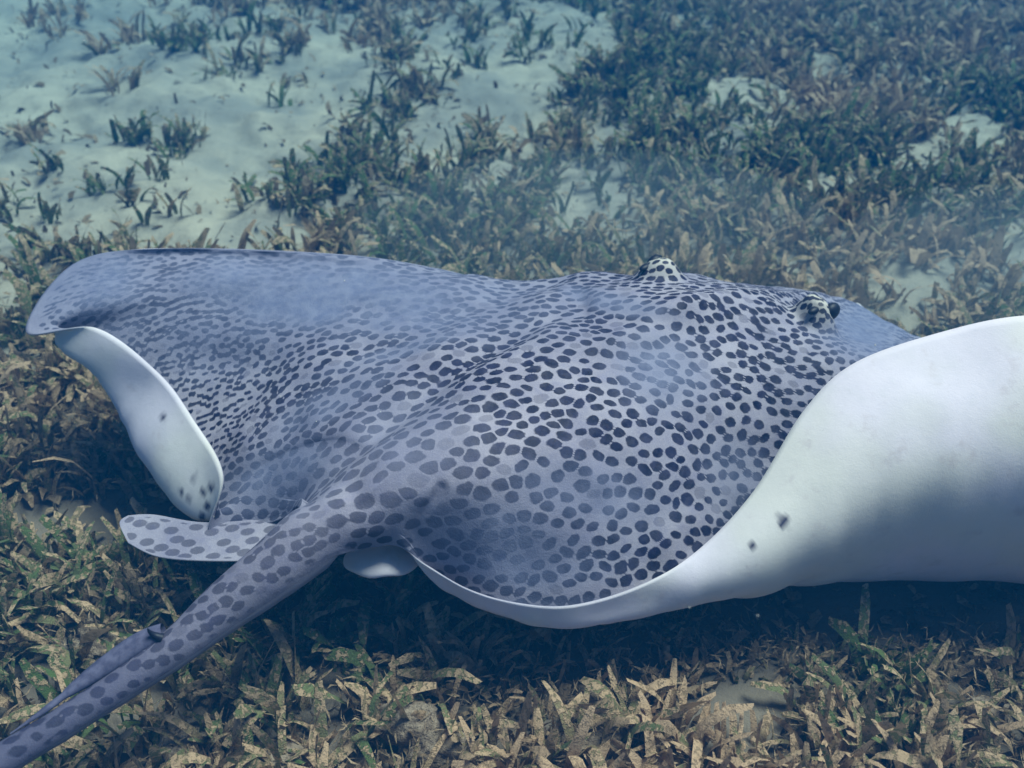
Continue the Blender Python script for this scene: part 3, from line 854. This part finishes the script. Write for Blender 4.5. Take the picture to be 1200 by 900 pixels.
# ------------------------------------------------------------------ encrusted lumps of rubble
def lump(px, py, r, squash, seed, label):
    c = at(px, py, .012); n = 26
    V, F = ellipsoid(np.zeros(3), (1, 1, 1), (1, 0, 0), n)
    rr = np.random.default_rng(seed); o3 = rr.uniform(0, 40, 3)
    d = .62 + .8 * fbm(V[:, 0] * 1.5 + V[:, 2] * 1.1 + o3[0], V[:, 1] * 1.5 - V[:, 2] * .9 + o3[1], seed, 4) + .28 * (fbm(V[:, 0] * 7 + V[:, 2] * 4 + o3[2], V[:, 1] * 7 + V[:, 2] * 5, seed + 9, 2) - .5)
    a = rr.uniform(0, pi); S = np.array([[cos(a), -sin(a), 0], [sin(a), cos(a), 0], [0, 0, 1]])
    V = (V * d[:, None] * r * np.array([1.25, .8, squash])) @ S.T
    o = link('rubble_lump', mesh_from('rubble_lump', V, F), RUBBLE, loc=(c[0], c[1], ground_h(c[0], c[1]) + r * squash * .35))
    tag(o, label, 'rubble', 'encrusted rubble lumps among the seagrass')
lump(480, 845, .034, .95, 1, 'tall knobbly beige algae-crusted lump standing among brown seagrass in front of the ray')
lump(515, 872, .026, .8, 2, 'low knobbly crusted lump leaning against the tall beige lump')
lump(700, 838, .036, .6, 3, 'broad smooth pinkish rubble lump lying below the ray fin fold')
lump(672, 868, .028, .6, 4, 'flat pinkish rubble lump beside the broad smooth one')
lump(330, 880, .026, .6, 5, 'small oval silt-covered lump lying below the tail')
lump(760, 800, .018, .8, 6, 'small brown rubble lump between the fin fold and the sand patch')
lump(215, 862, .03, .5, 7, 'low brown rubble lump close under the tail')
lump(110, 740, .03, .55, 8, 'low crumbly brown lump above the tail spine')
lump(1040, 800, .024, .7, 9, 'small crusted lump among green leaves under the raised fin')
lump(1150, 830, .03, .65, 10, 'crusted brown lump in dense seagrass under the raised fin')

# ------------------------------------------------------------------ sea water: one box of evenly hazy blue air-like water
hz = bpy.data.materials.new('sea_haze'); hz.use_nodes = True
for nd in list(hz.node_tree.nodes):
    if nd.type == 'BSDF_PRINCIPLED': hz.node_tree.nodes.remove(nd)
pv = hz.node_tree.nodes.new('ShaderNodeVolumePrincipled')
pv.inputs['Color'].default_value = (0.005, 0.088, 0.24, 1)
pv.inputs['Absorption Color'].default_value = (0.0, 0.27, 0.62, 1)
pv.inputs['Density'].default_value = 0.265
pv.inputs['Anisotropy'].default_value = 0.0
hz.node_tree.links.new(pv.outputs[0], hz.node_tree.nodes['Material Output'].inputs['Volume'])
x0, x1, y0, y1, z0, z1 = -26, 26, -18, 34, -1.2, 1.08
V = np.array([(x, y, z) for z in (z0, z1) for y in (y0, y1) for x in (x0, x1)])
F = np.array([(0, 2, 3, 1), (4, 5, 7, 6), (0, 1, 5, 4), (2, 6, 7, 3), (0, 4, 6, 2), (1, 3, 7, 5)])
o = link('haze', mesh_from('haze', V, F, smooth=False), hz)
tag(o, 'blue hazy sea water filling the whole scene', kind='stuff')



# silt stirred up behind the ray
sm = bpy.data.materials.new('stirred_silt'); sm.use_nodes = True
for nd in list(sm.node_tree.nodes):
    if nd.type == 'BSDF_PRINCIPLED': sm.node_tree.nodes.remove(nd)
sv = sm.node_tree.nodes.new('ShaderNodeVolumePrincipled')
sv.inputs['Color'].default_value = (0.50, 0.60, 0.66, 1)
sv.inputs['Density'].default_value = 0.6
sm.node_tree.links.new(sv.outputs[0], sm.node_tree.nodes['Material Output'].inputs['Volume'])
for c, r, lab in (((.16, 1.72, .07), (.50, .30, .13), 'pale cloud of stirred silt drifting behind the back of the stingray'),
                  ((.95, 1.50, .08), (.42, .30, .15), 'pale cloud of stirred silt drifting ahead of the snout')):
    V, F = ellipsoid(np.zeros(3), r, (1, 0, 0), 20)
    o = link('silt_cloud', mesh_from('silt_cloud', V, F[:, ::-1]), sm, loc=c)
    tag(o, lab, kind='stuff')
